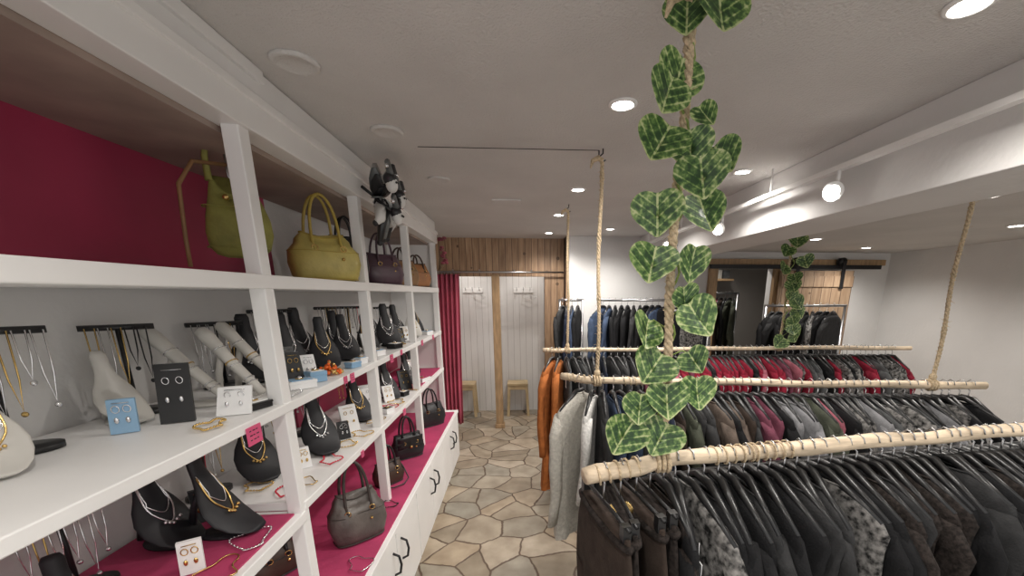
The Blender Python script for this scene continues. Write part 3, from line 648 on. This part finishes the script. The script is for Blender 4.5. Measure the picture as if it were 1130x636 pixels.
def trousers(b,pos,yaw,m,w=.36,L=.95):
    old=b.M; b.M=T(*pos,yaw)
    b.tube([(0,-.004,-.028),(0,.018,-.012),(0,.020,.012),(0,.004,.027),(0,-.016,.020)],.0022,STEEL,5); b.tube([(0,0,-.026),(0,0,-.07)],.0024,STEEL,5)
    b.tube([(0,-w*.42,-.075),(0,w*.42,-.075)],.005,BLACK,6)
    for sy in (-1,1): b.box((-.010,sy*w*.36-.010,-.112),(.010,sy*w*.36+.010,-.070),BLACK)
    W=w/2
    prof=[(-.10,.86,.9),(-.135,.90,1),(-.2,1,1.2),(-.28,1.05,1.3),(-.34,1.06,1.3)]
    b.loft([[(.018*fb*cos(a)*(1+.1*sin(7*a)),W*fa*sin(a),z) for a in (2*pi*j/20 for j in range(20))] for z,fa,fb in prof],m)
    b.tube([(.0185*cos(a)*1.0,W*.88*sin(a),-.118) for a in (2*pi*j/20 for j in range(20))],.009,F['dbrown'],6,True); b.box((.018,-.02,-.135),(.030,.02,-.10),GOLD)
    for sy in (-1,1):
        b.loft([[(.022*cos(a)*(1-.3*t)+.004*sin(8*t),sy*W*.52*(1-.1*t)+W*.50*(1-.3*t)*sin(a),-.32-(L-.32)*t) for a in (2*pi*j/14 for j in range(14))] for t in (0,.25,.5,.75,1)],m)
    b.M=old
def swing_tag(b,pos,m=CARD):
    x,y,z=pos; b.tube([(x,y,z),(x-.003,y-.01,z-.04)],.0008,CARD,4); b.box((x-.004,y-.03,z-.10),(x-.002,y+.005,z-.04),m)
def fill(rp,x0,x1,step,cols,e,Lr=(.55,.7),wr=(.38,.44)):
    b=MB(); x=x0; i=0
    while x<x1:
        p=rodpt(rp,x); c=cols(x)
        garment(b,p,R.uniform(-.16,.16)+.05,F[c],R.uniform(*wr),R.uniform(*Lr),R.choice((.35,.42,.48,0)),th=R.uniform(.018,.028),swing=R.uniform(-.03,.03),neck=R.choice(('round','wide','wide')))
        if R.random()<.3: swing_tag(b,(p.x-.02,p.y-.14,p.z-.16))
        x+=step*R.uniform(.8,1.25); i+=1
    return b.obj('garments',0,e)
def c1(x): return R.choice(['black','black','char','char','dbrown','black','dbrown','black','grey' if R.random()<.3 else 'char','pat' if R.random()<.3 else 'black'])
def c2(x):
    if x<.40: return R.choice(['black','char'])
    if x<.58: return R.choice(['denim','char','navy','denim'])
    if x<.9: return R.choice(['grey','brown','char','navy','olive','teal','black'])
    if x<1.15: return R.choice(['char','taupe','black','grey','plum','brown'])
    if x<1.45: return R.choice(['plum','olive','grey','taupe','lgrey','black','rose'])
    return R.choice(['grey','lgrey','black','pat'])
def c3(x):
    if x<.75: return R.choice(['black','navy','char','grey'])
    if x<1.05: return R.choice(['black','char','plum','black'])
    if x<2.1: return R.choice(['red','red','red','plum','rose','black'])
    return R.choice(['pat','grey','black','red'])
fill(ROD1,.37,1.9,.040,c1,racks[0])
fill(ROD2,.46,2.15,.042,c2,racks[1])
fill(ROD3,.36,3.0,.048,c3,racks[2])
b=MB()
for i,x in enumerate((.20,.245,.29,.33)): trousers(b,rodpt(ROD1,x),.12+R.uniform(-.1,.1),F['dbrown' if i%2 else 'brown'],.34,.95)
b.obj('trousers',0,racks[0])
b=MB()
garment(b,rodpt(ROD2,.30),-.75,F['cream'],.36,.76,.56,.030,neck='v'); garment(b,rodpt(ROD2,.36),-.35,F['lace'],.38,.6,.4); garment(b,rodpt(ROD2,.41),-.1,F['char'],.40,.66,.4)
b.obj('knitwear',0,racks[1])
b=MB()
garment(b,rodpt(ROD3,.245),-.45,F['rust'],.38,1.02,.62,.032); garment(b,rodpt(ROD3,.30),-.3,F['rust'],.38,.95,.55,.028)
b.obj('rust_coats',0,racks[2])

def rail(x0,x1,y,z,items):
    e=empty('garment_rail'); b=MB(); b.tube([(x0,y,z),(x1,y,z)],.012,STEEL,10)
    for x in (x0+.012,x1-.012):
        b.tube([(x,y,z),(x,y,.03)],.012,STEEL,10); b.tube([(x,y-.22,.02),(x,y+.22,.02)],.014,STEEL,8)
        for sy in (-.22,.22): b.ball((x,y+sy,.018),.018,BLACK,6)
    b.obj('frame',0,e); b=MB()
    for (x,c,yaw,w,L) in items: garment(b,(x,y,z),yaw,F[c],w,L,.42)
    b.obj('garments',0,e)
rail(.40,.66,4.25,1.58,[(.44,'char',-.4,.4,.75),(.49,'navy',-.2,.4,.7),(.54,'denim',-.2,.4,.7),(.60,'black',-.3,.4,.7)])
rail(.82,2.02,4.25,1.58,[(.86+.065*i,R.choice(['black','char','navy','black','grey','denim']),R.uniform(-.9,-.3),.40,.75) for i in range(10)]+[(1.55,'black',-1.3,.42,.8),(1.72,'dots',-1.5,.46,.8),(1.88,'pat',-1.0,.42,.8)])
rail(2.36,3.20,3.85,1.53,[(2.44+.07*i,R.choice(['black','pat','pat','char']),R.uniform(-1.3,-.7),.40,.66) for i in range(10)])
rail(2.3,2.9,5.35,1.65,[(2.36+.06*i,R.choice(['black','taupe','brown','olive','lgrey','rose']),R.uniform(-.9,-.3),.40,.8) for i in range(9)])
b=MB(); b.box((2.13,5.70,1.82),(3.0,5.99,1.85),BEAMW)
for i in range(7):
    x=2.2+i*.11; b.box((x,5.74,1.85),(x+.09,5.95,1.85+R.uniform(.06,.14)),F[R.choice(['taupe','grey','cream','rust','lgrey'])])
b.obj('storeroom_shelf',.004)

# ------------------------------------------------------------ ceiling fixtures
def downlight(x,y,on=True,z=CZ,r=.042,E=10):
    e=empty('recessed_downlight' if on else 'ceiling_vent_cover')
    b=MB(); 
    if on:
        b.lathe([(r*1.35,0),(r*1.35,-.004),(r*1.1,-.008),(r,-.006),(r,-.002)],WHITE,28,(x,y,z)); b.lathe([(r*.98,-.0045),(r*.6,-.0065),(.001,-.007)],LIT,24,(x,y,z))
        b.obj('lamp',0,e)
        l=bpy.data.lights.new('lamp_light','SPOT'); l.energy=E; l.spot_size=radians(150); l.spot_blend=.8; l.shadow_soft_size=.04; l.color=(1,.95,.885)
        o=bpy.data.objects.new('lamp_light',l); bpy.context.collection.objects.link(o); o.location=(x,y,z-.03); o.parent=e
    else:
        b.lathe([(.062,0),(.062,-.006),(.056,-.010),(.048,-.010),(.045,-.008),(.001,-.009)],CEIL,30,(x,y,z)); b.obj('cover',0,e)
E1=32
for (x,y) in ((.36,1.54),(.37,2.69),(.33,3.51),(.32,4.5),(1.17,2.25),(1.0,3.31),(1.0,1.0),(-.1,.2),(.9,4.2),(1.0,-.3)): downlight(x,y,E=E1,r=.036)
for (x,y) in ((-.60,1.36),(-.50,1.84),(-.43,2.53)): downlight(x,y,False)
for (x,y) in ((2.3,2.0),(2.6,3.6),(3.5,2.8),(3.6,4.2),(2.2,.6)): downlight(x,y,z=2.11,E=E1)
downlight(-.7,5.4,E=13); downlight(.1,5.4,E=13); downlight(2.6,5.2,E=22)
b=MB(); b.box((-.17,2.98,CZ-.012),(.03,3.12,CZ),CEIL); b.obj('ceiling_access_panel',.004)
b=MB(); b.tube([(-.42,1.99,CZ-.008),(.36,1.96,CZ-.012)],.0016,DARKM,6); b.tube([(.36,1.96,CZ-.012),(.36,1.96,CZ-.03)],.003,DARKM,6); b.obj('ceiling_wire')
e=empty('track_light'); b=MB(); b.box((1.29,.8,2.125),(1.32,4.3,2.145),WHITE)
for y in (1.0,2.2,3.4,4.2): b.tube([(1.305,y,2.14),(1.305,y,CZ)],.005,WHITE,6)
b.obj('track',0,e)
for y in (1.72,2.69,3.6):
    b=MB(); b.M=T(1.30,y,2.06)
    b.tube([(0,0,.07),(0,0,.02)],.008,WHITE,8); b.M=T(1.28,y,2.05)@Euler((radians(105),0,radians(-30))).to_matrix().to_4x4()
    b.lathe([(.024,-.05),(.030,-.04),(.036,.03),(.038,.045),(.034,.046)],WHITE,20); b.lathe([(.033,.043),(.02,.047),(.001,.048)],LIT,20); b.obj('spot_head',0,e)
    l=bpy.data.lights.new('spot_light','SPOT'); l.energy=20; l.spot_size=radians(120); l.spot_blend=.7; l.shadow_soft_size=.04; l.color=(1,.95,.9)
    o=bpy.data.objects.new('spot_light',l); bpy.context.collection.objects.link(o); o.location=(1.24,y-.09,2.03); o.rotation_euler=(radians(50),0,radians(40)); o.parent=e

# ------------------------------------------------------------ world & camera
w=bpy.data.worlds.new('world'); sc.world=w; w.use_nodes=True
w.node_tree.nodes['Background'].inputs[0].default_value=(1,.985,.96,1); w.node_tree.nodes['Background'].inputs[1].default_value=1.1
cam=bpy.data.cameras.new('camera'); co=bpy.data.objects.new('camera',cam); bpy.context.collection.objects.link(co); sc.camera=co
cam.sensor_width=36; cam.lens=450/1130*36; cam.shift_x=-45/1130; cam.shift_y=119/1130; cam.clip_start=.03
co.location=(0,0,1.64); co.rotation_euler=(radians(76),0,radians(-4.6))
